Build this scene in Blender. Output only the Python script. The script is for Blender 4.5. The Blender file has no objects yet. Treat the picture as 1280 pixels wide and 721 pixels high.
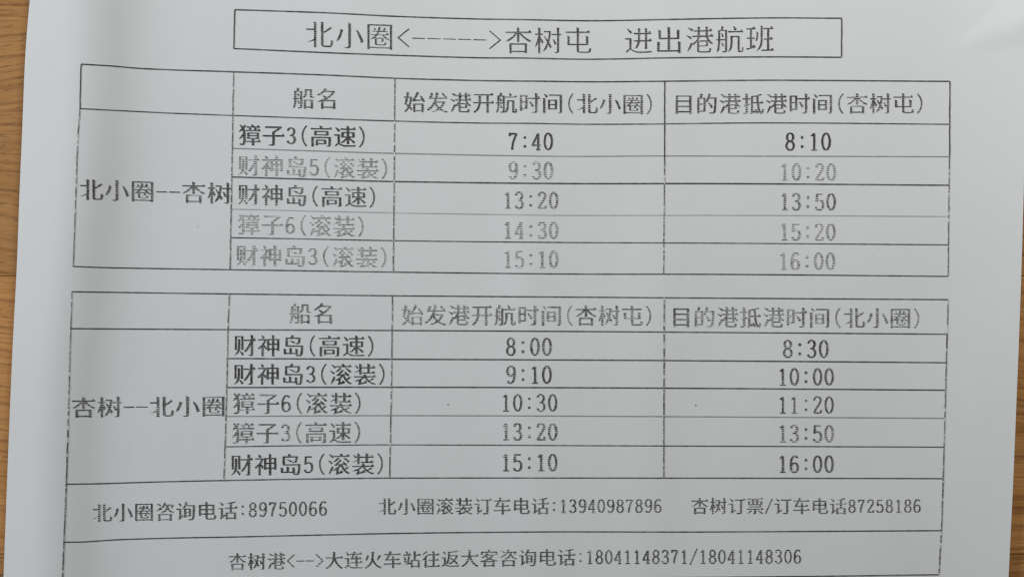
import bpy, bmesh, math, random
from mathutils import Vector, noise
from mathutils.geometry import delaunay_2d_cdt

sc = bpy.context.scene
COL = sc.collection
S = 0.0002365            # metres of paper per measured unit (sheet is A4, 297 mm wide)
H = 0.42                 # camera height above the table

# ------------------------------------------------------------------ camera
cam_d = bpy.data.cameras.new('camera')
cam = bpy.data.objects.new('camera', cam_d)
COL.objects.link(cam)
cam.location = (0, 0, H)
cam_d.sensor_width = 36
cam_d.lens = 36 * H / (1280 * S)
cam_d.clip_start = 0.01
cam_d.clip_end = 50
sc.camera = cam

# ------------------------------------------------------------------ light
w = bpy.data.worlds.new('World'); sc.world = w; w.use_nodes = True
bg = w.node_tree.nodes['Background']
bg.inputs[0].default_value = (1.0, 0.95, 0.84, 1)
bg.inputs[1].default_value = 0.10

def area(name, loc, target, sx, sy, power, col):
    d = bpy.data.lights.new(name, 'AREA'); d.shape = 'RECTANGLE'
    d.size = sx; d.size_y = sy; d.energy = power; d.color = col
    o = bpy.data.objects.new(name, d); COL.objects.link(o)
    o.location = loc
    o.rotation_euler = (Vector(target) - Vector(loc)).to_track_quat('-Z', 'Y').to_euler()
    return o
# daylight from a window low on the left, and a soft light beyond the top of the sheet
area('window_light', (-1.25, 0.34, 0.40), (0, 0, 0), 0.6, 0.45, 20.0, (0.87, 0.93, 1.0))
area('room_light', (0.17, 0.40, 0.30), (0.06, 0.06, 0), 0.34, 0.24, 1.62, (0.99, 0.985, 0.96))

vs = sc.view_settings
vs.view_transform = 'Standard'; vs.look = 'None'; vs.exposure = 0.0; vs.gamma = 1.0
sc.cycles.max_bounces = 6
try: sc.cycles.filter_width = 1.4
except Exception: pass

# ------------------------------------------------------------------ helpers
def lin(c):
    return tuple((x / 12.92 if x <= .04045 else ((x + .055) / 1.055) ** 2.4) for x in [v / 255 for v in c]) + (1,)

def link(name, verts, faces, mats, parent=None, fm=None, smooth=False):
    me = bpy.data.meshes.new(name)
    me.from_pydata(verts, [], faces)
    for m in mats: me.materials.append(m)
    if fm:
        for p, k in zip(me.polygons, fm): p.material_index = k
    if smooth:
        for p in me.polygons: p.use_smooth = True
    me.update()
    o = bpy.data.objects.new(name, me); COL.objects.link(o)
    if parent is not None: o.parent = parent
    return o

def sstep(a, b, x):
    t = min(1, max(0, (x - a) / (b - a)))
    return t * t * (3 - 2 * t)

def softramp(t, k):      # smooth max(0,t)
    return k * math.log1p(math.exp(max(-40, min(40, t / k))))

def ridge_slope(d):
    """Slope of the curl near the left margin: rising gently from the edge, then falling away
    more steeply towards the middle and dying out."""
    if d < 0: return .075 * (1 - sstep(-74, -34, d)) - .165 * sstep(-58, -2, d)
    return -.165 * math.exp(-(d / 40) ** 1.3) + .006 * sstep(40, 90, d) * (1 - sstep(90, 260, d))
RT = [0.0]
for _d in range(400, -200, -1): RT.append(RT[-1] - ridge_slope(_d - .5) * S)
def ridge(d):                 # height of the curl at d units right of its steepest place
    t = min(598.9, max(0.0, 400 - d)); k = int(t)
    return RT[k] + (RT[k + 1] - RT[k]) * (t - k)

def height(X, Y):
    """Height of the sheet above the table at a place on it: a lazy ridge near the left margin,
    a lifted right margin, a dented top right corner and very slight cockling."""
    u = X / S + 640; v = 360.5 - Y / S
    z = 0.0005
    d = u - (151 - .068 * v + 5 * math.sin(v / 105))
    z += ridge(d) * (1.0 - .16 * sstep(200, 700, v))
    z += 0.00024 * math.exp(-((u - 652 - .02 * v) / 34) ** 2) * (1 - .5 * v / 721)
    z += 0.00020 * math.exp(-((u - 840 + .05 * v) / 40) ** 2)
    z += 0.00012 * math.exp(-((u - 430) / 60) ** 2)
    # right margin lifts
    t = softramp(u - 1188 + .02 * v, 20)
    z += 0.000018 * t * (1.0 - .35 * v / 721) + 0.0000005 * max(0, u - 1235) ** 1.5
    # dented corner: two facets that meet at a point
    du, dv = u - 1183, v - 66
    if du > -20 and dv < 10:
        b = softramp(du + .95 * dv - 2, 1.5)
        z += 0.0000085 * (b if b < 45 else 45 + 25 * (1 - math.exp((45 - b) / 25))) * sstep(1, -14 - .3 * max(0, du), dv)
    if du > 0 and dv > -60: z += 0.0000025 * softramp(du - .3 * abs(dv), 6) * sstep(70, 0, du) * sstep(60, 0, dv)
    z += 0.00016 * noise.noise(Vector((u / 130, v / 170, 3)))
    z += 0.000012 * noise.noise(Vector((u / 22, v / 26, 9)))
    return z

def place(u, v, dz=0.0):
    """Point of the sheet seen at reference coordinates (u, v): where it lies on the lifted paper."""
    X0 = (u - 640) * S; Y0 = (360.5 - v) * S
    X, Y = X0, Y0
    for _ in range(3):
        z = height(X, Y); f = 1 - z / H
        X, Y = X0 * f, Y0 * f
    return (X, Y, height(X, Y) + dz)

# ------------------------------------------------------------------ materials
PAPER = (0.706, 0.717, 0.713, 1)
def nodes(name):
    m = bpy.data.materials.new(name); m.use_nodes = True
    nt = m.node_tree; b = nt.nodes['Principled BSDF']
    return m, nt, b
def N(nt, t, **kw):
    n = nt.nodes.new(t)
    for k, v in kw.items(): setattr(n, k, v)
    return n
def mathn(nt, op, a, b=None, c=None, clamp=False):
    n = nt.nodes.new('ShaderNodeMath'); n.operation = op; n.use_clamp = clamp
    for i, x in enumerate((a, b, c)):
        if x is None: continue
        if isinstance(x, (int, float)): n.inputs[i].default_value = x
        else: nt.links.new(x, n.inputs[i])
    return n.outputs[0]
def noise_tex(nt, vec, scale, detail=2, rough=.5, sc3=(1, 1, 1)):
    mp = N(nt, 'ShaderNodeMapping'); mp.inputs['Scale'].default_value = sc3
    nt.links.new(vec, mp.inputs[0])
    n = N(nt, 'ShaderNodeTexNoise'); n.inputs['Scale'].default_value = scale
    n.inputs['Detail'].default_value = detail; n.inputs['Roughness'].default_value = rough
    nt.links.new(mp.outputs[0], n.inputs[0])
    return n.outputs[0]
def mixc(nt, f, a, b):
    n = N(nt, 'ShaderNodeMix', data_type='RGBA')
    for s, x in ((n.inputs[0], f), (n.inputs[6], a), (n.inputs[7], b)):
        if isinstance(x, (int, float, tuple)): s.default_value = x
        else: nt.links.new(x, s)
    return n.outputs[2]

def paper_colour(nt, vec):
    f = noise_tex(nt, vec, 900, 3, .6)
    g = noise_tex(nt, vec, 45, 2, .5)
    c = mixc(nt, f, (PAPER[0] * .985, PAPER[1] * .985, PAPER[2] * .985, 1), (PAPER[0] * 1.015, PAPER[1] * 1.015, PAPER[2] * 1.015, 1))
    return mixc(nt, mathn(nt, 'MULTIPLY', mathn(nt, 'SUBTRACT', g, .35, clamp=True), .5), c, (PAPER[0] * .995, PAPER[1] * .97, PAPER[2] * .98, 1))

m_paper, nt, b = nodes('paper')
tc = N(nt, 'ShaderNodeTexCoord')
nt.links.new(paper_colour(nt, tc.outputs['Object']), b.inputs['Base Color'])
b.inputs['Roughness'].default_value = .82
b.inputs['Specular IOR Level'].default_value = .25
bp = N(nt, 'ShaderNodeBump'); bp.inputs['Strength'].default_value = .25; bp.inputs['Distance'].default_value = .00003
nt.links.new(noise_tex(nt, tc.outputs['Object'], 1400, 3, .6), bp.inputs['Height'])
nt.links.new(bp.outputs[0], b.inputs['Normal'])

INK = lin((24, 21, 31))
def ink(name, density, streak, seed, dash=0):
    """Toner: dense or worn, with the printer's horizontal scan lines dropping out."""
    m, nt, b = nodes(name)
    tc = N(nt, 'ShaderNodeTexCoord'); v = tc.outputs['Object']
    sep = N(nt, 'ShaderNodeSeparateXYZ'); nt.links.new(v, sep.inputs[0])
    # scan lines, 0.62 mm apart, bending slightly and varying in strength
    warp = noise_tex(nt, v, 60, 1, .5)
    y = mathn(nt, 'ADD', mathn(nt, 'MULTIPLY', sep.outputs[1], 2 * math.pi / .00064), mathn(nt, 'MULTIPLY', warp, 5.0))
    s = mathn(nt, 'MULTIPLY_ADD', mathn(nt, 'SINE', y), .5, .5)
    lines = mathn(nt, 'POWER', s, 2.6)
    st = noise_tex(nt, v, 1, 2, .6, (110, 900, 1))          # dropped-out bands, stretched sideways
    st.node.noise_dimensions = '2D'
    blot = noise_tex(nt, v, 2100, 2, .7)
    patch = noise_tex(nt, v, 130 + seed, 1, .5)
    loss = mathn(nt, 'MULTIPLY', lines, mathn(nt, 'MULTIPLY', mathn(nt, 'SUBTRACT', st, .18, clamp=True), 4.2 * streak))
    loss = mathn(nt, 'MULTIPLY', loss, mathn(nt, 'MULTIPLY_ADD', mathn(nt, 'SUBTRACT', patch, .3, clamp=True), 3.6, .25))
    loss = mathn(nt, 'ADD', loss, mathn(nt, 'MULTIPLY', mathn(nt, 'SUBTRACT', blot, .42, clamp=True), 1.6 * (streak + .15)))
    if dash:
        dn = noise_tex(nt, v, 1, 2, .6, (60, 620, 1))
        loss = mathn(nt, 'ADD', loss, mathn(nt, 'MULTIPLY', mathn(nt, 'SUBTRACT', dn, .53, clamp=True), 9.0 * dash, clamp=True))
    f = mathn(nt, 'MULTIPLY', mathn(nt, 'SUBTRACT', 1.0, loss, clamp=True), density, clamp=True)
    nt.links.new(mixc(nt, f, paper_colour(nt, v), INK), b.inputs['Base Color'])
    b.inputs['Roughness'].default_value = .6
    b.inputs['Specular IOR Level'].default_value = .25
    return m
INKS = {
    'black':  ink('toner_black', 1.0, .16, 0),
    'dark':   ink('toner_dark', 1.0, .31, 7),
    'title':  ink('toner_title', 1.0, .20, 11),
    'medium': ink('toner_broken', 1.0, .58, 3),
    'worn':   ink('toner_worn', 1.0, .62, 23),
    'faded':  ink('toner_faded', .88, .9, 31),
    'rule':   ink('toner_rule', .97, .12, 5),
    'rule2':  ink('toner_rule_faint', .66, .15, 6),
    'rule3':  ink('toner_rule_faded', .46, .3, 9),
    'rulev':  ink('toner_rule_broken', 1.0, .45, 13, .8),
}

def wood(name, tone, seed):
    m, nt, b = nodes(name)
    tc = N(nt, 'ShaderNodeTexCoord'); v = tc.outputs['Object']
    off = N(nt, 'ShaderNodeMapping'); off.inputs['Location'].default_value = (seed * 1.7, seed * .9, 0)
    nt.links.new(v, off.inputs[0]); v = off.outputs[0]
    wv = noise_tex(nt, v, 14, 2, .5)
    sep = N(nt, 'ShaderNodeSeparateXYZ'); nt.links.new(v, sep.inputs[0])
    cmb = N(nt, 'ShaderNodeCombineXYZ')
    nt.links.new(sep.outputs[0], cmb.inputs[0])
    nt.links.new(mathn(nt, 'ADD', sep.outputs[1], mathn(nt, 'MULTIPLY', wv, .022)), cmb.inputs[1])
    v2 = cmb.outputs[0]
    broad = noise_tex(nt, v2, 1, 3, .55, (5, 95, 1))
    mid = noise_tex(nt, v2, 1, 3, .6, (22, 620, 1))
    fine = noise_tex(nt, v2, 1, 3, .65, (110, 1500, 1))
    pores = noise_tex(nt, v2, 1, 2, .6, (190, 1100, 1))
    c = mixc(nt, broad, lin((168 * tone, 114 * tone, 60 * tone)), lin((208 * tone, 154 * tone, 94 * tone)))
    t = mathn(nt, 'MULTIPLY', mathn(nt, 'SUBTRACT', mid, .46, clamp=True), 3.4, clamp=True)
    c = mixc(nt, t, c, lin((128 * tone, 84 * tone, 44 * tone)))
    t = mathn(nt, 'MULTIPLY', mathn(nt, 'SUBTRACT', fine, .5, clamp=True), 2.4, clamp=True)
    c = mixc(nt, t, c, lin((205 * tone, 160 * tone, 108 * tone)))
    p = mathn(nt, 'MULTIPLY', mathn(nt, 'SUBTRACT', pores, .58, clamp=True), 7, clamp=True)
    c = mixc(nt, mathn(nt, 'MULTIPLY', p, .4), c, lin((88 * tone, 55 * tone, 30 * tone)))
    nt.links.new(c, b.inputs['Base Color'])
    b.inputs['Roughness'].default_value = .5
    b.inputs['Specular IOR Level'].default_value = .3
    bp = N(nt, 'ShaderNodeBump'); bp.inputs['Strength'].default_value = .5; bp.inputs['Distance'].default_value = .0002
    nt.links.new(mathn(nt, 'SUBTRACT', mathn(nt, 'MULTIPLY', mid, -.6), p), bp.inputs['Height'])
    nt.links.new(bp.outputs[0], b.inputs['Normal'])
    return m

# ------------------------------------------------------------------ tabletop: glued boards, grain running across the picture
m_glue, nt, b = nodes('board_joint'); b.inputs['Base Color'].default_value = (.05, .03, .018, 1); b.inputs['Roughness'].default_value = .8
def box(x0, x1, y0, y1, z0, z1, bev=0.0):
    bm = bmesh.new()
    bmesh.ops.create_cube(bm, size=1)
    for v in bm.verts:
        v.co = Vector(((x0 + x1) / 2 + v.co.x * (x1 - x0), (y0 + y1) / 2 + v.co.y * (y1 - y0), (z0 + z1) / 2 + v.co.z * (z1 - z0)))
    if bev: bmesh.ops.bevel(bm, geom=bm.edges[:], offset=bev, segments=2, affect='EDGES', profile=.6)
    vs_ = [tuple(v.co) for v in bm.verts]; bm.verts.index_update()
    fs = [[v.index for v in f.verts] for f in bm.faces]; bm.free()
    return vs_, fs
vv, ff = box(-.62, .62, -.36, .36, -.030, -.0012)
top = link('tabletop', vv, ff, [m_glue]); top['kind'] = 'structure'
PW = 347 * S
y = (360.5 - 692) * S - 2 * PW
i = 0
while y < .36 - PW * .4:
    y0, y1 = y, y + PW - .00015
    vv, ff = box(-.615, .615, y0, y1, -.026, 0, .00025)
    link('plank', vv, ff, [wood('oak_board', (1.0, .97, 1.04, .95, 1.0, .96, 1.02, .98, 1)[i % 9], i * 3.1 + 1)], top)
    y += PW; i += 1

# ------------------------------------------------------------------ the sheet
root = bpy.data.objects.new('timetable_sheet', None); COL.objects.link(root)
root['label'] = 'white printed sheet of ferry sailing times lying slightly curled on the wooden table'
root['category'] = 'timetable'

def interp(pts, t):
    if t <= pts[0][0]: a, b = pts[0], pts[1]
    elif t >= pts[-1][0]: a, b = pts[-2], pts[-1]
    else:
        for a, b in zip(pts, pts[1:]):
            if a[0] <= t <= b[0]: break
    return a[1] + (b[1] - a[1]) * (t - a[0]) / (b[0] - a[0])
def csmooth(pts, t, r=28):
    return sum(interp(pts, t + k * r / 3) for k in range(-3, 4)) / 7
LEFT = [(-90, 46), (0, 37.5), (50, 33), (80, 31), (160, 28), (240, 24.5), (340, 21), (420, 16.5), (500, 13), (600, 9), (721, 4.5), (830, 1)]
RIGHT = [(-90, 1288), (0, 1286), (150, 1282.5), (240, 1279.5), (330, 1277), (440, 1273), (500, 1270.5), (600, 1266.5), (721, 1260.5), (830, 1255)]
NU, NV = 440, 300
verts, faces = [], []
TH = .00011
for j in range(NV + 1):
    v = -80 + 890 * j / NV
    l, r = csmooth(LEFT, v), csmooth(RIGHT, v)
    for k in range(NU + 1):
        verts.append(place(l + (r - l) * k / NU, v + 7 * (k / NU - .5)))
n1 = len(verts)
verts += [(x, y_, z - TH) for x, y_, z in verts]
W1 = NU + 1
for j in range(NV):
    for k in range(NU):
        a = j * W1 + k
        faces.append((a, a + W1, a + W1 + 1, a + 1))
        faces.append((n1 + a, n1 + a + 1, n1 + a + W1 + 1, n1 + a + W1))
nt_top = len(faces)
for k in range(NU):
    faces.append((k, k + 1, n1 + k + 1, n1 + k)); a = NV * W1 + k
    faces.append((a + 1, a, n1 + a, n1 + a + 1))
for j in range(NV):
    a = j * W1; faces.append((a + W1, a, n1 + a, n1 + a + W1))
    a += NU; faces.append((a, a + W1, n1 + a + W1, n1 + a))
sheet = link('paper', verts, faces, [m_paper], root)
for i_, p in enumerate(sheet.data.polygons): p.use_smooth = i_ < nt_top
for p in sheet.data.polygons:
    if p.index >= nt_top:
        for li in p.loop_indices: sheet.data.edges[sheet.data.loops[li].edge_index].use_edge_sharp = True
sheet.data.update()

# ------------------------------------------------------------------ print
LIFT = .00006
# character outlines, 1000 units to the em: contours separated by ';', x,y pairs by spaces
GD = {
 '北': '34,122 68,48 322,155 322,-71 398,-71 398,822 322,822 322,586 64,586 64,511 322,511 322,230;891,668 779,578 643,488 643,821 565,821 565,80 571,13 591,-29 628,-51 687,-57 848,-57 908,-44 945,-2 965,75 974,190 938,204 903,226 897,123 888,59 870,25 842,16 695,16 668,18 653,28 645,47 643,79 643,410 803,504 947,602',
 '小': '464,826 464,24 458,3 436,-3 270,-2 301,-80 419,-78 494,-66 517,-55 533,-37 542,-12 545,24 545,826;705,571 768,457 824,337 868,221 895,121 976,154 946,254 900,369 842,486 777,598;202,591 177,485 141,374 93,268 32,178 103,138 165,233 216,344 256,462 286,577',
 '圈': '276,671 309,626 331,580 381,602 359,646 324,691;476,711 437,576 243,576 243,527 415,527 376,461 197,461 197,411 336,411 260,343 168,289 210,237 274,275 332,320 332,144 337,104 356,80 392,67 448,64 635,64 677,69 705,86 720,119 728,174 675,194 671,152 664,128 650,117 628,114 451,114 422,115 405,120 396,129 394,145 394,292 577,292 566,227 557,221 544,221 473,224 487,179 567,178 594,182 613,194 626,233 633,319 633,341 355,341 416,411 594,411 631,359 677,312 730,272 787,241 831,291 736,340 660,411 808,411 808,461 450,461 484,527 770,527 770,576 665,576 720,676 661,693 606,576 503,576 539,703;82,799 82,-79 153,-79 153,-39 847,-39 847,-79 920,-79 920,799;153,24 153,734 847,734 847,24',
 '杏': '460,840 460,694 57,694 57,624 385,624 313,543 227,470 132,408 35,361 87,300 190,356 291,430 383,516 460,612 460,317 537,317 537,610 614,517 707,434 808,363 912,310 935,343 964,372 865,417 769,476 681,546 608,624 944,624 944,694 537,694 537,840;197,291 197,-81 270,-81 270,-41 727,-41 727,-76 803,-76 803,291;270,29 270,221 727,221 727,29',
 '树': '635,433 694,322 737,218 796,245 751,347 689,456;341,523 463,317 431,225 395,144 355,75 312,20 363,-32 442,83 508,234 572,99 628,145 535,322 575,503 600,708 558,721 546,718 358,718 358,652 529,652 512,524 487,404 389,561;811,837 811,620 615,620 615,552 811,552 811,17 806,1 789,-4 668,-3 691,-74 785,-71 841,-60 871,-33 880,17 880,552 959,552 959,620 880,620 880,837;163,840 163,628 53,628 53,558 160,558 137,452 107,346 71,250 32,172 71,108 120,212 163,343 163,-79 231,-79 231,418 303,259 344,320 231,520 231,558 320,558 320,628 231,628 231,840',
 '屯': '140,549 140,207 455,207 455,75 462,7 485,-36 530,-58 599,-64 829,-64 891,-55 930,-27 952,24 964,102 927,115 893,133 887,70 876,31 857,11 825,5 603,5 566,8 544,18 534,39 531,74 531,207 854,207 854,549 777,549 777,277 531,277 531,629 904,629 904,700 531,700 531,840 455,840 455,700 76,700 76,629 455,629 455,277 214,277 214,549',
 '进': '81,778 167,692 234,609 292,657 222,736 135,819;720,819 720,658 555,658 555,819 481,819 481,658 339,658 339,586 481,586 481,469 479,407 333,407 333,335 471,335 456,279 432,224 397,174 348,128 402,74 460,130 501,194 529,263 545,335 720,335 720,80 795,80 795,335 944,335 944,407 795,407 795,586 924,586 924,658 795,658 795,819;555,586 720,586 720,407 553,407 555,468;262,478 50,478 50,408 188,408 188,121 116,77 38,2 88,-66 126,-17 162,23 195,51 223,61 264,41 319,2 374,-25 437,-42 510,-51 596,-53 942,-43 950,-3 964,35 789,21 598,16 518,18 449,24 388,39 335,64 262,115',
 '出': '104,341 104,-21 814,-21 814,-78 895,-78 895,341 814,341 814,54 539,54 539,404 855,404 855,750 774,750 774,477 539,477 539,839 457,839 457,477 228,477 228,749 150,749 150,404 457,404 457,54 187,54 187,341',
 '港': '86,777 181,722 256,663 300,725 224,781 129,831;35,507 131,457 207,402 250,463 173,516 77,563;493,305 729,305 729,201 493,201;713,839 713,720 518,720 518,839 445,839 445,720 310,720 310,652 445,652 445,536 268,536 268,467 448,467 412,409 370,354 323,305 273,265 225,301 143,126 62,-21 128,-67 202,77 273,231 304,194 365,244 423,307 423,37 430,-16 452,-49 494,-65 561,-70 785,-70 842,-63 878,-39 898,8 909,82 875,93 844,109 839,50 829,16 810,0 780,-4 565,-4 528,-2 506,4 496,17 493,38 493,141 797,141 797,328 860,258 928,204 952,235 980,263 924,300 872,349 825,405 787,467 965,467 965,536 787,536 787,652 937,652 937,720 787,720 787,839;493,365 466,365 523,467 713,467 770,365;518,652 713,652 713,536 518,536',
 '航': '200,592 234,518 259,448 309,470 248,611;198,284 238,204 269,130 320,153 287,226 245,305;596,829 635,749 665,674 738,699 706,772 665,851;439,674 439,606 949,606 949,674;527,508 527,290 524,207 509,120 476,34 417,-43 475,-84 538,1 575,97 593,196 597,289 597,441 769,441 769,49 773,-22 788,-51 813,-65 841,-69 886,-69 912,-66 934,-57 949,-40 959,-15 968,108 941,119 917,135 913,28 904,-1 884,-5 860,-5 844,-1 839,44 839,508;346,659 346,404 176,404 176,659;40,404 40,342 110,342 108,243 98,140 75,40 34,-50 92,-87 136,10 161,120 173,234 176,342 346,342 346,9 342,-3 329,-7 236,-7 250,-39 258,-72 333,-70 381,-59 405,-34 412,9 412,721 265,721 306,832 230,847 199,721 110,721 110,404',
 '班': '521,840 521,413 515,284 488,166 429,61 325,-27 372,-81 486,17 552,134 582,267 589,413 589,840;376,633 374,537 367,447 353,367 329,302 384,263 412,337 427,426 434,524 437,626;628,405 628,337 738,337 738,26 544,26 544,-44 960,-44 960,26 809,26 809,337 925,337 925,405 809,405 809,702 941,702 941,771 611,771 611,702 738,702 738,405;31,74 45,3 346,79 338,147 224,119 224,376 321,376 321,444 224,444 224,698 336,698 336,766 42,766 42,698 155,698 155,444 56,444 56,376 155,376 155,102',
 '船': '219,592 253,518 277,448 330,471 304,539 268,612;216,284 259,205 289,130 340,154 309,227 265,306;528,341 528,-82 597,-82 597,-33 830,-33 830,-78 902,-78 902,341;597,35 597,272 830,272 830,35;570,785 570,636 567,582 552,528 519,476 462,429 512,381 576,437 614,501 632,568 637,634 637,718 785,718 785,498 788,453 800,423 823,406 863,401 916,401 960,405 955,465 915,461 867,461 856,469 854,497 854,785;372,655 372,405 177,405 177,655;42,405 42,341 111,341 109,243 99,141 76,41 35,-48 92,-86 137,11 162,121 174,234 177,341 372,341 372,12 368,0 356,-4 263,-3 277,-36 285,-69 360,-67 407,-56 432,-31 439,12 439,716 279,716 320,828 244,843 212,716 111,716 111,405',
 '名': '263,529 343,469 417,406 235,326 47,273 86,204 252,253 252,-79 327,-79 327,-27 773,-27 773,-79 849,-79 849,340 451,340 571,413 679,500 771,600 844,713 794,744 781,740 427,740 492,826 406,843 352,769 277,694 183,622 69,559 98,532 122,501 253,581 361,671 733,671 684,607 625,549 559,495 487,445 406,510 321,572;773,42 327,42 327,271 773,271',
 '始': '462,327 462,-80 531,-80 531,-36 833,-36 833,-78 905,-78 905,327;531,31 531,259 833,259 833,31;429,407 522,423 873,452 905,381 969,414 898,551 800,695 740,666 791,595 838,517 519,497 617,648 705,819 627,841 539,658 468,544 434,500 404,480;202,565 316,565 290,388 247,241 144,319;65,292 217,174 180,111 138,58 92,15 40,-19 65,-47 86,-78 140,-39 189,7 233,61 271,124 324,70 364,21 410,82 364,135 303,193 334,283 359,385 377,501 389,630 345,637 333,635 216,635 248,831 178,836 148,635 43,635 43,565 134,565 100,417',
 '发': '673,790 801,642 860,683 731,826;144,523 178,536 251,540 391,540 333,392 255,262 155,150 30,57 61,29 86,-1 177,63 256,136 324,216 381,305 449,200 531,110 464,68 392,33 317,4 240,-18 280,-82 363,-56 442,-24 518,15 589,61 661,14 739,-25 825,-58 917,-83 964,-16 876,5 793,33 717,67 648,108 710,170 763,241 808,322 844,413 793,437 779,433 441,433 477,540 930,540 931,612 497,612 537,830 453,844 435,725 411,612 229,612 270,700 303,797 223,812 187,702 156,634 138,607 119,594;588,154 497,249 427,361 742,361 712,302 675,248 634,199',
 '开': '649,703 649,418 369,418 369,461 369,703;52,418 52,346 288,346 269,244 229,146 160,55 54,-28 87,-54 114,-84 229,10 304,116 346,229 365,346 649,346 649,-81 726,-81 726,346 949,346 949,418 726,418 726,703 918,703 918,775 89,775 89,703 293,703 293,461 292,418',
 '时': '474,452 558,324 627,208 693,246 622,360 536,485;324,402 324,174 153,174 153,402;324,469 153,469 153,688 324,688;81,756 81,25 153,25 153,106 394,106 394,756;764,835 764,640 440,640 440,566 764,566 764,33 758,12 736,6 562,7 590,-70 714,-68 790,-56 813,-45 829,-28 837,-2 840,33 840,566 962,566 962,640 840,640 840,835',
 '间': '91,615 91,-80 168,-80 168,615;106,791 175,716 227,644 289,684 235,756 164,827;379,295 619,295 619,160 379,160;379,491 619,491 619,358 379,358;311,554 311,98 690,98 690,554;352,784 352,713 836,713 836,11 832,-2 819,-7 723,-6 747,-75 825,-74 878,-63 905,-37 913,11 913,784',
 '目': '233,470 759,470 759,305 233,305;233,542 233,704 759,704 759,542;233,233 759,233 759,67 233,67;158,778 158,-74 233,-74 233,-6 759,-6 759,-74 837,-74 837,778',
 '的': '552,423 638,302 705,189 769,229 699,338 610,456;240,842 199,679 87,679 87,-54 156,-54 156,25 435,25 435,679 268,679 321,828;156,612 366,612 366,401 156,401;156,93 156,335 366,335 366,93;598,844 570,741 534,643 492,554 443,479 506,436 555,517 600,613 856,613 846,357 834,181 817,74 796,24 778,10 753,7 604,13 621,-22 629,-59 712,-63 778,-61 823,-50 859,-19 885,41 903,159 917,354 928,644 929,682 627,682 670,828',
 '抵': '595,131 646,29 682,-65 737,-46 699,47 646,146;176,839 176,638 48,638 48,566 176,566 176,350 34,309 54,233 176,273 176,14 172,0 159,-4 64,-4 78,-41 86,-77 165,-74 215,-62 241,-36 249,14 249,297 359,333 349,404 249,372 249,566 357,566 357,638 249,638 249,839;398,-80 445,-59 597,-13 595,49 485,22 485,393 679,393 707,204 748,57 804,-40 876,-75 904,-66 929,-35 950,25 967,118 941,133 914,154 899,46 875,9 835,38 800,117 771,238 748,393 946,393 946,463 741,463 725,719 821,745 906,773 844,831 650,771 415,724 414,40 410,16 399,-1 385,-12 372,-19;672,463 485,463 485,671 657,704',
 '獐': '479,322 820,322 820,256 479,256;479,436 820,436 820,372 479,372;345,602 345,540 955,540 955,602 776,602 815,676 742,693 704,602 542,602 576,612 540,697 477,680 506,602;383,758 383,697 934,697 934,758 681,758 646,844 580,825 606,758;290,825 219,722 175,778 121,833 68,793 126,731 170,668 100,601 29,549 74,481 139,535 204,600 225,535 238,468 198,398 147,332 90,273 32,228 78,163 166,248 247,354 248,306 246,211 240,127 230,60 214,20 201,8 182,3 77,4 93,-32 99,-70 160,-71 214,-65 246,-54 270,-32 295,23 310,103 318,199 320,305 318,397 309,486 289,573 256,658 306,724 346,788;343,131 343,68 611,68 611,-77 684,-77 684,68 958,68 958,131 684,131 684,206 890,206 890,487 411,487 411,206 611,206 611,131',
 '子': '465,540 465,395 51,395 51,320 465,320 465,20 459,2 438,-4 261,-2 293,-80 414,-77 491,-66 516,-55 532,-38 540,-14 543,19 543,320 953,320 953,395 543,395 543,501 718,608 873,734 816,777 799,772 151,772 151,698 716,698 595,612',
 '高': '286,559 719,559 719,468 286,468;211,614 211,413 797,413 797,614;441,826 470,736 59,736 59,670 937,670 937,736 553,736 513,843;96,357 96,-79 168,-79 168,294 830,294 830,-1 826,-13 813,-16 711,-15 735,-72 816,-71 869,-63 897,-42 905,0 905,357;281,235 281,-21 352,-21 352,29 706,29 706,235;352,179 638,179 638,85 352,85',
 '速': '68,760 155,672 223,587 283,632 213,715 125,799;266,483 48,483 48,413 194,413 194,100 121,59 42,-9 89,-72 128,-28 166,9 201,34 231,43 272,25 327,-11 383,-35 446,-51 517,-59 600,-61 941,-50 949,-12 962,24 789,12 602,7 525,9 457,15 396,28 344,50 266,97;428,528 587,528 587,400 428,400;660,528 827,528 827,400 660,400;587,839 587,736 318,736 318,671 587,671 587,588 358,588 358,340 554,340 504,278 443,220 375,172 306,135 355,78 417,116 479,165 536,221 587,283 587,49 660,49 660,281 784,185 880,95 928,145 820,241 684,340 899,340 899,588 660,588 660,671 945,671 945,736 660,736 660,839',
 '财': '225,666 225,380 220,275 196,164 139,58 34,-29 79,-79 192,20 256,137 284,260 290,379 290,666;267,129 340,35 397,-54 449,-9 391,76 316,167;85,793 85,177 147,177 147,731 360,731 360,180 422,180 422,793;760,839 760,642 469,642 469,571 735,571 678,439 607,314 526,204 439,119 495,58 569,134 640,228 704,333 760,445 760,18 756,1 740,-4 619,-3 647,-78 738,-76 796,-64 815,-52 828,-36 835,-13 837,18 837,571 953,571 953,642 837,642 837,839',
 '神': '156,806 207,738 246,673 307,713 267,774 214,839;497,408 637,408 637,266 497,266;497,475 497,614 637,614 637,475;853,408 853,266 710,266 710,408;853,475 710,475 710,614 853,614;637,840 637,682 428,682 428,151 497,151 497,198 637,198 637,-79 710,-79 710,198 853,198 853,158 925,158 925,682 710,682 710,840;52,668 52,599 306,599 252,507 185,421 110,347 32,288 50,254 65,215 128,265 190,325 190,-79 259,-79 259,354 362,227 407,289 274,425 342,529 395,642 357,671 344,668',
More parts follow.
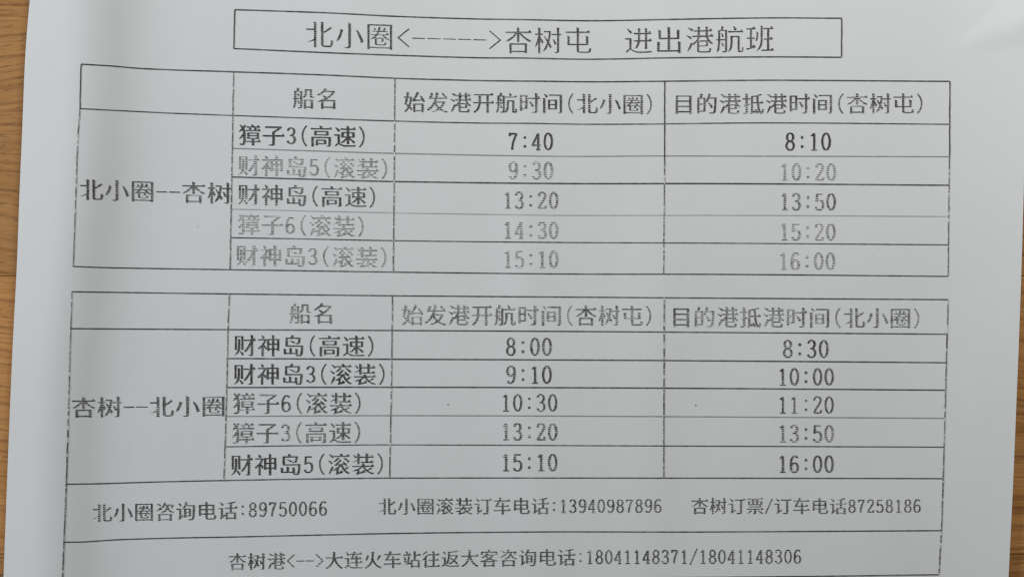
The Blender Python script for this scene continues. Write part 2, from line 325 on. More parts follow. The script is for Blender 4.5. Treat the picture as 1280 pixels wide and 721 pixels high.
 '岛': '323,586 438,534 534,479 575,533 476,586 362,634;757,744 483,744 531,832 444,844 405,744 184,744 184,336 842,336 832,193 821,94 808,33 793,3 777,-7 756,-9 679,-8 679,259 610,259 610,81 425,81 425,298 355,298 355,81 180,81 180,256 111,256 111,16 610,16 610,-13 639,-13 651,-43 657,-73 785,-74 825,-66 856,-42 877,-2 893,73 906,194 917,370 919,404 257,404 257,675 732,675 716,565 697,519 685,512 668,510 591,514 604,482 610,447 701,448 731,454 755,472 785,545 806,715 807,744',
 '滚': '471,673 376,581 265,509 308,451 370,491 429,540 483,593 531,648;687,630 808,537 905,446 950,502 851,590 730,680;83,777 170,711 239,642 288,692 218,757 130,820;38,509 125,445 195,380 244,430 174,493 85,553;63,-24 129,-64 202,92 272,257 213,297 138,123;543,825 579,747 307,747 307,681 939,681 939,747 664,747 616,845;407,-80 465,-57 663,-1 659,62 483,19 483,195 542,249 592,308 648,188 721,85 810,1 916,-61 939,-28 966,1 864,54 777,129 856,181 932,241 873,283 811,229 739,175 689,256 650,346 754,358 806,292 862,332 788,418 699,509 647,476 708,411 458,385 547,465 631,556 562,588 464,475 389,407 355,381 325,369 348,300 393,312 524,330 469,272 401,219 322,173 234,135 283,80 352,111 416,148 416,50 412,22 401,1 387,-14 374,-24',
 '装': '68,742 137,688 190,634 238,682 183,734 114,785;439,375 472,309 52,309 52,247 400,247 322,200 232,159 135,126 37,102 80,46 170,71 260,105 260,39 255,13 241,-6 224,-17 208,-24 233,-85 305,-62 575,0 578,60 333,10 333,139 421,190 494,247 566,135 662,43 779,-27 918,-74 937,-41 961,-12 828,28 715,89 808,136 894,189 839,230 760,176 668,125 612,182 567,247 949,247 949,309 557,309 511,396;624,840 624,702 386,702 386,636 624,636 624,477 416,477 416,411 916,411 916,477 699,477 699,636 935,636 935,702 699,702 699,840;37,485 63,422 272,519 272,369 342,369 342,840 272,840 272,588',
 '咨': '49,438 80,366 343,489 331,550;90,752 194,704 278,652 318,712 232,762 128,805;187,276 187,-90 264,-90 264,-40 747,-40 747,-86 827,-86 827,276;264,28 264,207 747,207 747,28;469,841 444,764 412,692 372,628 326,573 391,532 437,592 479,664 593,664 567,562 517,477 430,409 296,360 320,330 338,298 445,336 526,385 586,444 627,512 672,438 733,379 810,335 906,305 949,368 841,398 758,447 698,514 658,601 670,664 836,664 788,544 849,525 891,615 930,719 878,735 866,732 510,732 542,826',
 '询': '114,775 190,697 251,622 305,672 243,744 166,819;42,527 42,454 183,454 183,111 178,80 166,56 150,37 135,24 157,-7 174,-40 222,4 385,129 360,192 256,116 256,527;506,840 470,746 424,656 371,575 312,506 377,457 436,532 492,621 866,621 855,354 843,172 826,62 804,10 787,-3 763,-6 625,-1 641,-37 649,-74 729,-76 792,-74 836,-63 871,-33 896,28 915,149 928,350 940,650 941,690 529,690 583,820;672,292 672,184 499,184 499,292;672,353 499,353 499,460 672,460;430,523 430,61 499,61 499,122 739,122 739,523',
 '电': '452,408 452,264 204,264 204,408;531,408 788,408 788,264 531,264;452,478 204,478 204,621 452,621;531,478 531,621 788,621 788,478;126,695 126,129 204,129 204,191 452,191 452,85 459,13 483,-33 527,-56 597,-63 818,-63 884,-52 925,-18 949,46 962,142 923,156 887,176 881,96 869,46 848,20 814,13 602,13 566,16 544,26 534,48 531,83 531,191 865,191 865,695 531,695 531,838 452,838 452,695',
 '话': '99,768 179,692 243,618 295,672 228,742 147,814;417,293 417,-80 491,-80 491,-39 823,-39 823,-76 901,-76 901,293 695,293 695,461 959,461 959,532 695,532 695,725 808,748 906,773 854,833 631,783 364,747 386,685 619,713 619,532 365,532 365,461 619,461 619,293;491,29 491,224 823,224 823,29;43,526 43,454 183,454 183,105 177,72 163,44 145,22 129,7 173,-52 221,-7 386,124 356,186 254,108 254,526',
 '订': '114,772 198,686 266,605 319,658 250,737 165,820;205,-55 260,-9 461,132 439,199 293,103 293,526 50,526 50,454 220,454 220,96 214,66 201,40 183,21 167,8 189,-22;396,756 396,681 703,681 703,31 697,11 677,5 508,7 527,-34 540,-75 658,-73 733,-60 756,-47 771,-29 780,-4 782,30 782,681 960,681 960,756',
 '车': '168,321 203,332 276,336 507,336 507,184 61,184 61,110 507,110 507,-80 586,-80 586,110 942,110 942,184 586,184 586,336 858,336 858,407 586,407 586,560 507,560 507,407 250,407 314,509 376,622 924,622 924,695 412,695 468,822 383,845 323,695 77,695 77,622 289,622 210,478 173,424 140,398',
 '票': '646,107 777,25 884,-56 942,-11 831,68 700,145;175,365 175,305 827,305 827,365;271,148 225,101 170,58 108,18 44,-14 102,-64 166,-26 230,19 290,70 341,124;54,236 54,173 463,173 463,2 460,-10 445,-14 327,-13 351,-81 442,-79 500,-69 519,-59 531,-45 537,-26 539,0 539,173 949,173 949,236;125,661 125,430 881,430 881,661 646,661 646,738 929,738 929,800 65,800 65,738 347,738 347,661;416,738 575,738 575,661 416,661;195,604 347,604 347,488 195,488;416,604 575,604 575,488 416,488;646,604 807,604 807,488 646,488',
 '大': '461,839 459,706 446,553 62,553 62,476 433,476 390,334 317,199 204,80 43,-16 75,-46 100,-78 259,20 374,140 452,276 501,419 569,258 658,120 768,6 902,-78 928,-41 958,-8 824,71 714,182 627,319 563,476 942,476 942,553 526,553 539,705 542,839',
 '连': '83,792 162,698 223,609 285,651 221,738 141,829;248,501 45,501 45,431 176,431 176,117 106,70 30,-9 86,-82 120,-32 153,11 182,41 208,52 249,30 306,-12 363,-40 428,-58 503,-67 593,-69 950,-58 959,-15 974,26 794,12 596,6 514,8 441,15 379,30 325,56 248,110;376,408 407,419 468,423 622,423 622,286 316,286 316,216 622,216 622,32 699,32 699,216 941,216 941,286 699,286 699,423 893,423 894,493 699,493 699,616 622,616 622,493 458,493 545,670 923,670 923,736 571,736 602,819 524,840 490,736 324,736 324,670 464,670 406,546 378,502 352,481',
 '火': '211,638 191,564 162,488 126,417 83,357 155,321 198,384 234,458 262,538 284,616;833,638 771,491 698,353 761,324 839,457 913,607;523,451 520,450 537,637 541,829 459,829 453,569 410,329 290,127 51,-20 80,-49 102,-81 252,-6 363,89 441,198 492,321 559,183 650,71 766,-15 912,-74 935,-39 962,-6 798,56 673,155 582,287',
 '站': '58,652 58,582 447,582 447,652;98,525 129,340 146,167 209,178 190,351 158,536;175,815 215,736 243,662 311,686 282,758 240,835;330,549 302,340 264,144 47,95 65,20 443,116 436,185 328,159 366,342 400,535;467,362 467,-79 540,-79 540,-31 842,-31 842,-75 918,-75 918,362 706,362 706,561 960,561 960,633 706,633 706,841 629,841 629,362;540,39 540,291 842,291 842,39',
 '往': '249,838 210,783 160,728 103,676 44,632 84,570 213,680 320,810;548,819 597,733 631,653 704,682 668,760 616,844;269,615 221,538 162,465 98,399 31,343 72,269 177,371 177,-80 254,-80 254,464 336,589;349,649 349,578 603,578 603,352 385,352 385,281 603,281 603,23 320,23 320,-49 958,-49 958,23 681,23 681,281 900,281 900,352 681,352 681,578 932,578 932,649',
 '返': '74,766 212,604 276,648 211,723 134,804;249,467 47,467 47,396 174,396 174,110 106,71 32,5 83,-64 117,-22 149,14 180,40 206,49 247,31 305,-4 362,-28 427,-42 501,-50 585,-52 939,-42 947,-2 961,37 781,23 587,18 508,19 437,25 375,38 321,59 249,103;481,410 642,277 537,198 422,143 446,113 465,81 587,143 697,229 850,82 908,136 746,281 793,342 835,411 869,486 896,569 851,586 837,583 459,583 459,703 709,724 929,764 866,824 648,787 385,767 385,548 382,449 367,343 334,237 277,141 310,121 340,97 398,193 434,301 452,411 459,515 805,515 756,415 691,327 534,453',
 '客': '356,529 660,529 589,463 502,404 419,460 352,525;378,663 332,604 268,544 188,487 92,437 120,412 143,383 226,429 299,480 361,420 432,366 238,290 35,240 56,208 72,173 231,213 231,-79 305,-79 305,-45 701,-45 701,-78 778,-78 778,218 917,190 939,227 965,261 860,278 759,301 663,331 574,367 633,410 687,456 735,507 776,561 725,592 711,588 413,588 459,648;501,324 615,270 740,228 278,228 393,271;305,18 305,165 701,165 701,18;432,830 477,749 77,749 77,561 151,561 151,681 847,681 847,561 923,561 923,749 563,749 505,849',
}
G = {c: [[tuple(map(int, p.split(','))) for p in k.split(' ')][::-1] for k in d.split(';')] for c, d in GD.items()}

def sarea(c):
    return sum(a[0] * b[1] - b[0] * a[1] for a, b in zip(c, c[1:] + c[:1])) / 2

def offset_contour(c, dx, dy):
    """Move every edge along its outward normal by an amount that depends on its direction
    (contours run clockwise round the ink, so outward is to the left of travel)."""
    n = len(c); out = []
    for i in range(n):
        p0, p, p1 = c[i - 1], c[i], c[(i + 1) % n]
        def nrm(a, b):
            x, y = b[0] - a[0], b[1] - a[1]; L = math.hypot(x, y) or 1
            return (-y / L, x / L)
        n1, n2 = nrm(p0, p), nrm(p, p1)
        h1 = math.hypot(dx * n1[0], dy * n1[1]) * (1 if True else 1); h2 = math.hypot(dx * n2[0], dy * n2[1])
        # signs: dx, dy given as signed growth
        h1 = dx * n1[0] ** 2 + dy * n1[1] ** 2; h2 = dx * n2[0] ** 2 + dy * n2[1] ** 2
        det = n1[0] * n2[1] - n1[1] * n2[0]
        if abs(det) < .25:
            mx, my = n1[0] + n2[0], n1[1] + n2[1]; L = math.hypot(mx, my)
            if L < .3: ox, oy = 0, 0
            else:
                h = (h1 + h2) / 2; ox, oy = mx / L * h, my / L * h
        else:
            ox = (h1 * n2[1] - h2 * n1[1]) / det; oy = (n1[0] * h2 - n2[0] * h1) / det
            L = math.hypot(ox, oy); lim = 2.0 * max(abs(dx), abs(dy))
            if L > lim: ox, oy = ox * lim / L, oy * lim / L
        out.append((p[0] + ox, p[1] + oy))
    return out

def stylise(c):
    """Book-face endings: a small triangle on the right end of horizontal strokes, pointed
    ends on left-falling strokes, slanted heads on uprights."""
    n = len(c); rep = {}
    for i in range(n):
        a, b = c[i], c[(i + 1) % n]; p, q = c[i - 1], c[(i + 2) % n]
        ex, ey = b[0] - a[0], b[1] - a[1]; L = math.hypot(ex, ey)
        if not 30 < L < 110: continue
        def turn(o, s, t): return (s[0] - o[0]) * (t[1] - s[1]) - (s[1] - o[1]) * (t[0] - s[0])
        if turn(p, a, b) >= 0 or turn(a, b, q) >= 0: continue
        ux, uy = a[0] - p[0], a[1] - p[1]; vx, vy = q[0] - b[0], q[1] - b[1]
        lu, lv = math.hypot(ux, uy), math.hypot(vx, vy)
        if lu < 40 or lv < 40: continue
        if (ux * vx + uy * vy) / (lu * lv) > -.85: continue
        nx, ny = -ey / L, ex / L
        j = (i + 1) % n
        if i in rep or j in rep: continue
        if nx > .96 and lu > 110:            # right end of a horizontal (a top, b bottom)
            rep[i] = [(a[0] - 100, a[1]), (a[0] - 48, a[1] + 58), (a[0] - 4, a[1] + 2)]
            rep[j] = [(b[0] + 12, b[1] + 2)]
        elif nx < -.25 and ny < -.2:         # left-falling end
            m = ((a[0] + b[0]) / 2 - 4, (a[1] + b[1]) / 2 - 4)
            rep[i] = [(m[0] + ex / L * -7, m[1] + ey / L * -7)]; rep[j] = [(m[0] + ex / L * 7, m[1] + ey / L * 7)]
        elif nx > .25 and ny < -.3:          # right-falling end: a little heavier
            rep[i] = [(a[0] - ex * .12, a[1] - ey * .12)]; rep[j] = [(b[0] + ex * .1, b[1] + ey * .1)]
        elif ny > .96:                       # head of an upright
            rep[i] = [(a[0] - 8, a[1] + 10)]; rep[j] = [(b[0] + 4, b[1] - 12)]
        elif nx < -.3 and ny > .3:           # head of a right-falling stroke
            m = ((a[0] + b[0]) / 2, (a[1] + b[1]) / 2)
            rep[i] = [(m[0] - ex * .22, m[1] - ey * .22)]; rep[j] = [(m[0] + ex * .22, m[1] + ey * .22)]
    out = []
    for i in range(n): out += rep.get(i, [c[i]])
    return out

def dense(c, step=140):
    out = []
    for a, b in zip(c, c[1:] + c[:1]):
        k = max(1, int(math.hypot(b[0] - a[0], b[1] - a[1]) / step) + 0)
        for j in range(k): out.append((a[0] + (b[0] - a[0]) * j / k, a[1] + (b[1] - a[1]) * j / k))
    return out

def tri(contours):
    vs_, es = [], []
    for c in contours:
        k0 = len(vs_); vs_ += [Vector(p) for p in c]
        es += [(k0 + i, k0 + (i + 1) % len(c)) for i in range(len(c))]
    vo, eo, fo, *_ = delaunay_2d_cdt(vs_, es, [], 2, 1e-4)
    # keep faces by even-odd test against the contours
    keep = []
    segs = [(c[i], c[(i + 1) % len(c)], 1) for c in contours for i in range(len(c))]
    for f in fo:
        cx = sum(vo[k][0] for k in f) / len(f); cy = sum(vo[k][1] for k in f) / len(f)
        wn = 0
        for a, b, _s in segs:
            if (a[1] > cy) != (b[1] > cy):
                if cx < a[0] + (cy - a[1]) * (b[0] - a[0]) / (b[1] - a[1]): wn += 1 if b[1] > a[1] else -1
        if wn < 0: keep.append(tuple(f))
    return [(v[0], v[1], 0) for v in vo], keep

# figures and signs: centre lines swept with an elliptical pen (half widths a, b), box 500 x 1000
def arc(cx, cy, rx, ry, n=22):
    return [(cx + rx * math.sin(t * 2 * math.pi / n), cy + ry * math.cos(t * 2 * math.pi / n)) for t in range(n + 1)]
def cr(p, k=4):
    out = []
    for i in range(len(p) - 1):
        a = p[max(i - 1, 0)]; b = p[i]; c = p[i + 1]; d = p[min(i + 2, len(p) - 1)]
        for j in range(k):
            t = j / k
            out.append(tuple(.5 * (2 * b[q] + (c[q] - a[q]) * t + (2 * a[q] - 5 * b[q] + 4 * c[q] - d[q]) * t * t + (3 * b[q] - a[q] - 3 * c[q] + d[q]) * t ** 3) for q in (0, 1)))
    return out + [p[-1]]
SIX = cr([(375, 625), (340, 695), (270, 715), (190, 680), (125, 570), (95, 420), (92, 270), (115, 130), (175, 55), (250, 40), (335, 68), (395, 160), (400, 250), (370, 360), (290, 420), (205, 410), (135, 345), (100, 255)])
PENS = {
    '0': [arc(250, 380, 160, 335)],
    '1': [[(255, 45), (255, 712)], cr([(130, 600), (190, 640), (250, 712)], 3), [(135, 42), (375, 42)]],
    '2': [cr([(105, 560), (115, 640), (170, 700), (250, 715), (345, 685), (390, 595), (365, 490), (280, 350), (180, 210), (100, 60)]), [(92, 52), (395, 52), (412, 165)]],
    '3': [cr([(105, 590), (135, 672), (190, 710), (250, 715), (335, 680), (375, 570), (335, 450), (250, 398), (185, 392)]),
          cr([(220, 396), (335, 360), (398, 235), (370, 110), (295, 50), (230, 40), (140, 68), (95, 155)])],
    '4': [[(322, 712), (75, 235), (75, 222), (430, 222)], [(325, 712), (325, 50)], [(240, 42), (410, 42)]],
    '5': [[(390, 698), (135, 698), (112, 385)], cr([(112, 385), (170, 440), (250, 455), (345, 420), (400, 325), (400, 200), (368, 100), (290, 45), (215, 40), (130, 72), (90, 155)])],
    '6': [SIX],
    '7': [[(95, 590), (108, 698), (405, 698)], cr([(403, 698), (320, 520), (250, 330), (215, 160), (210, 42)])],
    '8': [arc(250, 553, 135, 162), arc(250, 212, 160, 175)],
    '9': [[(500 - x, 755 - y_) for x, y_ in SIX]],
    '(': [cr([(400, 830), (300, 700), (235, 545), (215, 380), (235, 215), (300, 60), (400, -70)])],
    ')': [cr([(100, 830), (200, 700), (265, 545), (285, 380), (265, 215), (200, 60), (100, -70)])],
    '-': [[(35, 372), (465, 372)]],
    '<': [[(440, 720), (80, 380), (440, 40)]],
    '>': [[(60, 720), (420, 380), (60, 40)]],
    '/': [[(60, -40), (440, 800)]],
}
def pen_glyph(ch, a, b):
    vs_, fs = [], []; lay = 0
    if ch == ':':
        for cy in (180, 545):
            k0 = len(vs_); r = 26 + a * .75
            vs_ += [(250 + r * math.cos(t * math.pi / 5), cy + r * math.sin(t * math.pi / 5), 0) for t in range(10)]
            fs.append(tuple(range(k0, k0 + 10)))
        return vs_, fs
    if ch in '-': b = b * .9
    if ch in '()<>/': a, b = a * .72, b * 1.0
    for st in PENS[ch]:
        st = [st[0]] + [q for p, q in zip(st, st[1:]) if math.hypot(q[0] - p[0], q[1] - p[1]) > 1]
        seg = []
        for p, q in zip(st, st[1:]):
            k = max(1, int(math.hypot(q[0] - p[0], q[1] - p[1]) / 150))
            seg += [(p[0] + (q[0] - p[0]) * j / k, p[1] + (q[1] - p[1]) * j / k) for j in range(k)]
        st = seg + [st[-1]]
        closed = math.hypot(st[0][0] - st[-1][0], st[0][1] - st[-1][1]) < 2
        k0 = len(vs_); n = len(st)
        for i in range(n):
            if closed: p, q = st[(i - 1) % (n - 1)], st[(i + 1) % (n - 1)] if i < n - 1 else st[1]
            else: p, q = st[max(i - 1, 0)], st[min(i + 1, n - 1)]
            dx, dy = q[0] - p[0], q[1] - p[1]; L = math.hypot(dx, dy) or 1
            nx, ny = -dy / L, dx / L
            wgt = math.hypot(a * nx, b * ny); ox, oy = a * a * nx / wgt, b * b * ny / wgt
            # mitre
            if 0 < i < n - 1:
                e = (st[i][0] - st[i - 1][0], st[i][1] - st[i - 1][1]); le = math.hypot(*e) or 1
                cs = max(.55, abs((-e[1] * nx + e[0] * ny) / le)); ox /= cs; oy /= cs
            t = 1.0
            if ch in '()' and (i == 0 or i == n - 1): t = .45
            vs_.append((st[i][0] + ox * t, st[i][1] + oy * t, lay)); vs_.append((st[i][0] - ox * t, st[i][1] - oy * t, lay))
        for i in range(n - 1):
            k = k0 + 2 * i; fs.append((k, k + 1, k + 3, k + 2))
        lay += 1
    return vs_, fs

CACHE = {}
WEIGHT = {'thin': (-3, -13, 30, 19), 'light': (3, -11, 36, 23), 'regular': (10, -9, 42, 26), 'bold': (14, -4, 48, 28)}
def glyph(ch, wt):
    k = (ch, wt)
    if k not in CACHE:
        dx, dy, a, b = WEIGHT[wt]
        if ch in G: CACHE[k] = tri([dense(offset_contour(stylise(c), dx, dy), 75) for c in G[ch]])
        else: CACHE[k] = pen_glyph(ch, a, b)
    return CACHE[k]

rag = random.Random(21)
def text(name, s, u0, u1, v0, v1, tone, wt, parent, label=None, vh=None, rng=random.Random(4)):
    """One line of print between u0 and u1, its middle at v0 on the left and v1 on the right."""
    if vh is None and all(c in '0123456789:' for c in s): vh = (u1 - u0) / len(s) * 2 * 1.07
    units = sum(1 if (c in G or c == ' ') else .5 for c in s)
    em = (u1 - u0) / units; hh = vh or em * .99
    verts, faces = [], []; x = 0
    for ch in s:
        wd = 1 if (ch in G or ch == ' ') else .5
        if ch != ' ':
            vs_, fs = glyph(ch, wt); k0 = len(verts)
            cx = (wd * .5); 
            for px, py, lay in vs_:
                t = (x + px / 1000) / units
                u = u0 + (x + cx + (px / 1000 - cx) * .97) * em
                v = v0 + (v1 - v0) * t - (py - 380) / 1000 * hh * .97
                u += rag.uniform(-.22, .22); v += rag.uniform(-.16, .16)
                verts.append(place(u, v, LIFT + lay * 4e-6))
            for f in fs:
                g = [k0 + q for q in f]
                A = sum(verts[g[i]][0] * verts[g[(i + 1) % len(g)]][1] - verts[g[(i + 1) % len(g)]][0] * verts[g[i]][1] for i in range(len(g)))
                faces.append(g if A > 0 else g[::-1])
        x += wd
    o = link(name, verts, faces, [INKS[tone]], parent)
    if label: o['label'] = label
    return o

def polyline(pts, step=5):
    """Smooth curve through measured points, as v(u) or u(v)."""
    out = []
    p = [pts[0]] + list(pts) + [pts[-1]]
    for i in range(1, len(p) - 2):
        a, b, c, d = p[i - 1], p[i], p[i + 1], p[i + 2]
        n = max(1, int(math.hypot(c[0] - b[0], c[1] - b[1]) / step))
        for j in range(n):
            t = j / n
            h00, h10, h01, h11 = 2*t**3 - 3*t*t + 1, t**3 - 2*t*t + t, -2*t**3 + 3*t*t, t**3 - t*t
            L = math.hypot(c[0] - b[0], c[1] - b[1])
            def tan(p0, p1, p2):
                l = math.hypot(p2[0] - p0[0], p2[1] - p0[1]) or 1
                return ((p2[0] - p0[0]) / l * L, (p2[1] - p0[1]) / l * L)
            m0, m1 = tan(a, b, c), tan(b, c, d)
            out.append(tuple(h00*b[q] + h10*m0[q] + h01*c[q] + h11*m1[q] for q in (0, 1)))
    out.append(tuple(pts[-1]))
    return out

def grid(name, rules, parent, label=None):
    verts, faces, fm, mats, idx = [], [], [], [], {}
    rg = random.Random(11)
    for li, (pts, tone, wd) in enumerate(rules):
        if tone not in idx: idx[tone] = len(mats); mats.append(INKS[tone])
        P = polyline(pts); vert = abs(P[-1][1] - P[0][1]) > abs(P[-1][0] - P[0][0])
        k0 = len(verts)
        for i, (u, v) in enumerate(P):
            a, b = P[max(i - 1, 0)], P[min(i + 1, len(P) - 1)]
            dx, dy = b[0] - a[0], b[1] - a[1]; L = math.hypot(dx, dy) or 1
            h = wd / 2 * (1 + rg.uniform(-.12, .12)); j = rg.uniform(-.22, .22) if vert else 0
            e = LIFT + (4e-6 if vert else 0) + (li % 3) * 1e-6
            verts.append(place(u - dy / L * h + j, v + dx / L * h, e)); verts.append(place(u + dy / L * h + j, v - dx / L * h, e))
        for i in range(len(P) - 1):
            k = k0 + 2 * i; faces.append((k, k + 1, k + 3, k + 2)); fm.append(idx[tone])
    fixed = []
    for g in faces:
        A = sum(verts[g[i]][0] * verts[g[(i + 1) % 4]][1] - verts[g[(i + 1) % 4]][0] * verts[g[i]][1] for i in range(4))
        fixed.append(g if A > 0 else g[::-1])
    o = link(name, verts, fixed, mats, parent, fm)
    if label: o['label'] = label
    return o

# title box
frame = grid('title_frame', [
    ([(293.5, 12.5), (405, 16.3), (499, 21), (600, 24.2), (650, 24.8), (740, 26.3), (840, 24.6), (960, 22.7), (1052, 23.2)], 'rule', 1.6),
    ([(292.2, 61), (436, 67.3), (592, 72.4), (650, 72.9), (738, 74.3), (840, 72.6), (960, 71.4), (1052, 71.9)], 'rule', 1.6),
    ([(293.5, 12.5), (292.2, 61)], 'rule', 1.6),
    ([(1052, 23), (1051.8, 72)], 'rule', 1.8)], root)
text('title_text', '北小圈', 380, 493.5, 42.8, 46.4, 'title', 'thin', frame)
text('title_text', '<----->', 494.5, 628.5, 47.3, 50.5, 'title', 'thin', frame, vh=34)
text('title_text', '杏树屯', 629, 741, 50.8, 51, 'title', 'thin', frame)
text('title_text', '进出港航班', 779, 969, 51.4, 48.8, 'title', 'thin', frame)

# upper table
U = [
    ([(101.5, 80.5), (142, 83), (172, 85.6), (215, 87.6), (291, 90), (405, 94), (493, 98), (600, 101), (660, 101.6), (740, 102.5), (830, 101.8), (960, 100.6), (1187, 102)], 'rule', 1.6),
    ([(100, 136), (160, 139), (210, 141.5), (291, 144.5), (493, 151.5), (600, 154), (660, 154.4), (740, 155.5), (830, 155), (960, 153.8), (1187, 155.5)], 'rule', 1.4),
    ([(290, 185.5), (400, 189), (493, 191.8), (700, 195.5), (830, 195), (1186.5, 196)], 'rule2', 1.3),
    ([(289.8, 221.3), (400, 224.5), (493, 227), (700, 229.5), (900, 229.6), (1186, 231.6)], 'rule', 1.7),
    ([(289, 261.4), (400, 264), (493, 266), (700, 269), (900, 269), (1185.8, 270.6)], 'rule3', 1.2),
    ([(288.5, 297), (400, 299), (493, 300.8), (700, 303), (900, 303.9), (1185.5, 306)], 'rule', 1.3),
    ([(91.5, 333), (140, 334.6), (289, 337), (493, 340), (700, 342.3), (900, 342.8), (1185, 345.3)], 'rule', 1.5),
    ([(101.5, 80.5), (100.5, 110), (100, 136)], 'rule', 1.5),
    ([(100, 136), (97, 180), (95, 240), (91.5, 333)], 'rulev', 1.5),
    ([(292, 90), (291, 145)], 'rulev', 1.5), ([(291, 145), (289.7, 222), (287.5, 337)], 'rulev', 1.5),
    ([(493.5, 98), (493, 190)], 'rulev', 1.5), ([(493, 190), (492.2, 270), (491.5, 340)], 'rulev', 1.5),
    ([(830.8, 102), (830.8, 195)], 'rule', 1.6), ([(830.8, 195), (830.2, 260), (829.5, 342)], 'rulev', 1.5),
    ([(1187.3, 102), (1186.9, 195)], 'rule', 1.7), ([(1186.9, 195), (1186, 260), (1185, 345)], 'rulev', 1.5)]
up = grid('upper_table', U, root)
T = 'table_text'
text(T, '北小圈--杏树', 98, 290, 236.8, 242, 'dark', 'regular', up, vh=30)
text('heading_text', '船名', 364.5, 423.5, 122.8, 124, 'dark', 'regular', up)
text('heading_text', '始发港开航时间(北小圈)', 503.5, 820, 127.8, 130.6, 'dark', 'regular', up)
text('heading_text', '目的港抵港时间(杏树屯)', 840, 1158, 130.2, 129.6, 'dark', 'regular', up)
text(T, '獐子3(高速)', 297, 461, 168.6, 171.5, 'black', 'bold', up)
text(T, '7:40', 634, 692.5, 177, 177, 'black', 'bold', up)
text(T, '8:10', 980, 1040, 177, 177.2, 'black', 'bold', up)
F = 'faded grey line of print'
text(T, '财神岛5(滚装)', 296, 489, 206.4, 211.4, 'faded', 'regular', up, F)
text(T, '9:30', 634, 692.5, 213, 213.2, 'faded', 'bold', up, F)
text(T, '10:20', 973.5, 1046, 215, 215.2, 'faded', 'bold', up, F)
text(T, '财神岛(高速)', 296, 474, 243, 246.8, 'dark', 'regular', up)
text(T, '13:20', 627.5, 699, 250.3, 250.6, 'medium', 'bold', up)
text(T, '13:50', 973.5, 1046, 252, 252.2, 'medium', 'bold', up)
text(T, '獐子6(滚装)', 295.5, 459.5, 280, 283.4, 'faded', 'regular', up, F)
text(T, '14:30', 627.5, 699, 287.6, 287.9, 'faded', 'bold', up, F)
text(T, '15:20', 973, 1045.5, 289.5, 289.8, 'faded', 'bold', up, F)
text(T, '财神岛3(滚装)', 293.5, 488, 319, 321.8, 'faded', 'regular', up, F)
text(T, '15:10', 627.5, 699, 323.8, 324, 'faded', 'bold', up, F)
text(T, '16:00', 972, 1045, 326.2, 326.5, 'faded', 'bold', up, F)

# lower table
L_ = [
    ([(90, 364.5), (285, 367.2), (490, 369.5), (830, 372), (1185, 374.4)], 'rule', 1.5),
    ([(88.5, 410.5), (285, 411.8), (490, 412.8), (830, 414.8), (1184, 417.5)], 'rule', 1.5),
    ([(285, 447.8), (490, 448.7), (830, 450.3), (1183, 453)], 'rule', 1.6),
    ([(284, 484), (490, 483.6), (830, 484.8), (1182, 487.3)], 'rule', 1.6),
    ([(283, 520), (490, 519), (830, 520.2), (1181, 522.4)], 'rule2', 1.2),
    ([(281.5, 558), (400, 556.2), (490, 555.6), (830, 556.9), (1180, 558.4)], 'rule', 1.3),
    ([(83, 604.7), (125, 604), (190, 602), (280, 600), (400, 598), (490, 597), (830, 597), (1179, 597.6)], 'rule', 1.5),
    ([(80, 677), (105, 676.6), (150, 673.8), (220, 671.8), (300, 670.3), (500, 666), (679, 664.2), (860, 664.3), (1000, 663.6), (1176.5, 662.6)], 'rule', 1.5),
    ([(77.5, 737), (150, 733), (400, 727), (640, 723.5), (820, 721.5), (1000, 719.8), (1173.5, 717.6)], 'rule', 1.5),
    ([(90, 364.5), (88.5, 411), (86, 500)], 'rulev', 1.5), ([(86, 500), (83, 604), (80, 677), (77.5, 737)], 'rulev', 1.9),
    ([(286.8, 367.2), (285, 412), (283, 500), (279.8, 600)], 'rulev', 1.5),
    ([(490.6, 369.5), (489.3, 480), (487, 597)], 'rulev', 1.5),
    ([(830.2, 372), (830, 480), (829.5, 597)], 'rulev', 1.8),
    ([(1185, 374.4), (1183, 450), (1180, 560), (1177, 655), (1173.5, 717.6)], 'rulev', 1.7)]
lo = grid('lower_table', L_, root)
text(T, '杏树--北小圈', 88, 283, 509, 507, 'dark', 'regular', lo, vh=29.5)
text('heading_text', '船名', 360.5, 419, 391.4, 391.8, 'medium', 'regular', lo)
text('heading_text', '始发港开航时间(杏树屯)', 501, 819, 393.5, 394.5, 'worn', 'regular', lo)
text('heading_text', '目的港抵港时间(北小圈)', 837, 1154, 396, 397.5, 'worn', 'regular', lo)
text(T, '财神岛(高速)', 291, 472, 431.5, 432.6, 'black', 'regular', lo)
text(T, '8:00', 631, 691, 433, 433, 'dark', 'bold', lo)
text(T, '8:30', 977, 1037, 435.6, 435.8, 'dark', 'bold', lo)
text(T, '财神岛3(滚装)', 290.5, 486, 467.6, 467.6, 'black', 'regular', lo)
text(T, '9:10', 631, 691, 468, 468, 'dark', 'bold', lo)
text(T, '10:00', 971, 1043.5, 470.5, 470.7, 'dark', 'bold', lo)
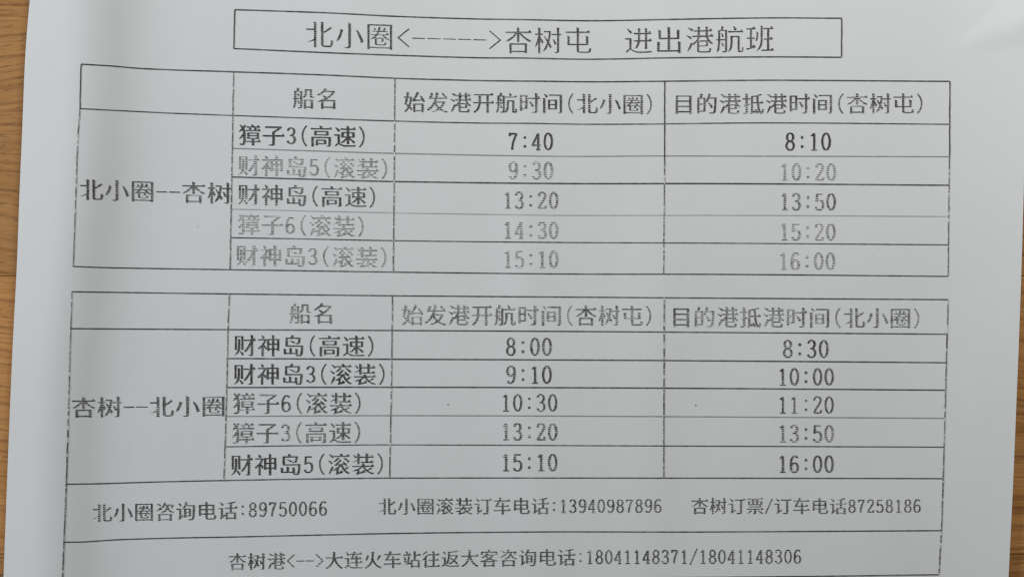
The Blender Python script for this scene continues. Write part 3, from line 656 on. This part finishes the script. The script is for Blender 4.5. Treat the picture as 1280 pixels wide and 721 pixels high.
text(T, '獐子6(滚装)', 289.5, 456, 504, 503.6, 'dark', 'regular', lo)
text(T, '10:30', 625, 698, 503, 503, 'dark', 'regular', lo)
text(T, '11:20', 971, 1043.5, 505.6, 505.8, 'dark', 'regular', lo)
text(T, '獐子3(高速)', 288.5, 455.5, 541, 540, 'medium', 'regular', lo)
text(T, '13:20', 625, 698, 539.2, 539.2, 'medium', 'bold', lo)
text(T, '13:50', 971, 1043.5, 541.3, 541.5, 'medium', 'bold', lo)
text(T, '财神岛5(滚装)', 287, 484, 580.8, 579, 'black', 'regular', lo)
text(T, '15:10', 625, 698, 577.6, 577.6, 'dark', 'bold', lo)
text(T, '16:00', 971, 1043.5, 579.4, 579.6, 'dark', 'bold', lo)
text(T, '北小圈咨询电话', 114.5, 297.5, 640.6, 637.2, 'dark', 'regular', lo)
text(T, ':89750066', 297, 410, 636.8, 634.6, 'dark', 'regular', lo, vh=26)
text(T, '北小圈滚装订车电话', 472, 687, 632.4, 631.8, 'dark', 'regular', lo)
text(T, ':13940987896', 686.5, 828, 632, 631.6, 'dark', 'regular', lo, vh=24.5)
text(T, '杏树订票/订车电话', 863, 1059, 631.8, 632, 'dark', 'regular', lo)
text(T, '87258186', 1059, 1152, 632, 631.6, 'dark', 'regular', lo, vh=24)
text(T, '杏树港<-->大连火车站往返大客咨询电话', 284.5, 720, 701.5, 695.6, 'dark', 'regular', lo)
text(T, ':18041148371/18041148306', 719.5, 1002.5, 695.5, 694.8, 'dark', 'regular', lo, vh=25)

# stray toner specks
rs = random.Random(2)
for (u, v, r) in [(560, 505, 1.1), (869.5, 506, 1.1), (1180.5, 508, .9), (1178, 508, .6), (247, 283, .5), (715, 122, .4), (1090, 320, .5), (205, 560, .4), (930, 650, .4)]:
    vv = []
    for t in range(8):
        a = t * math.pi / 4; q = r * rs.uniform(.7, 1.2)
        vv.append(place(u + q * math.cos(a), v - q * math.sin(a), LIFT + 8e-6))
    link('toner_speck', vv, [tuple(range(8))], [INKS['rule2']], root)
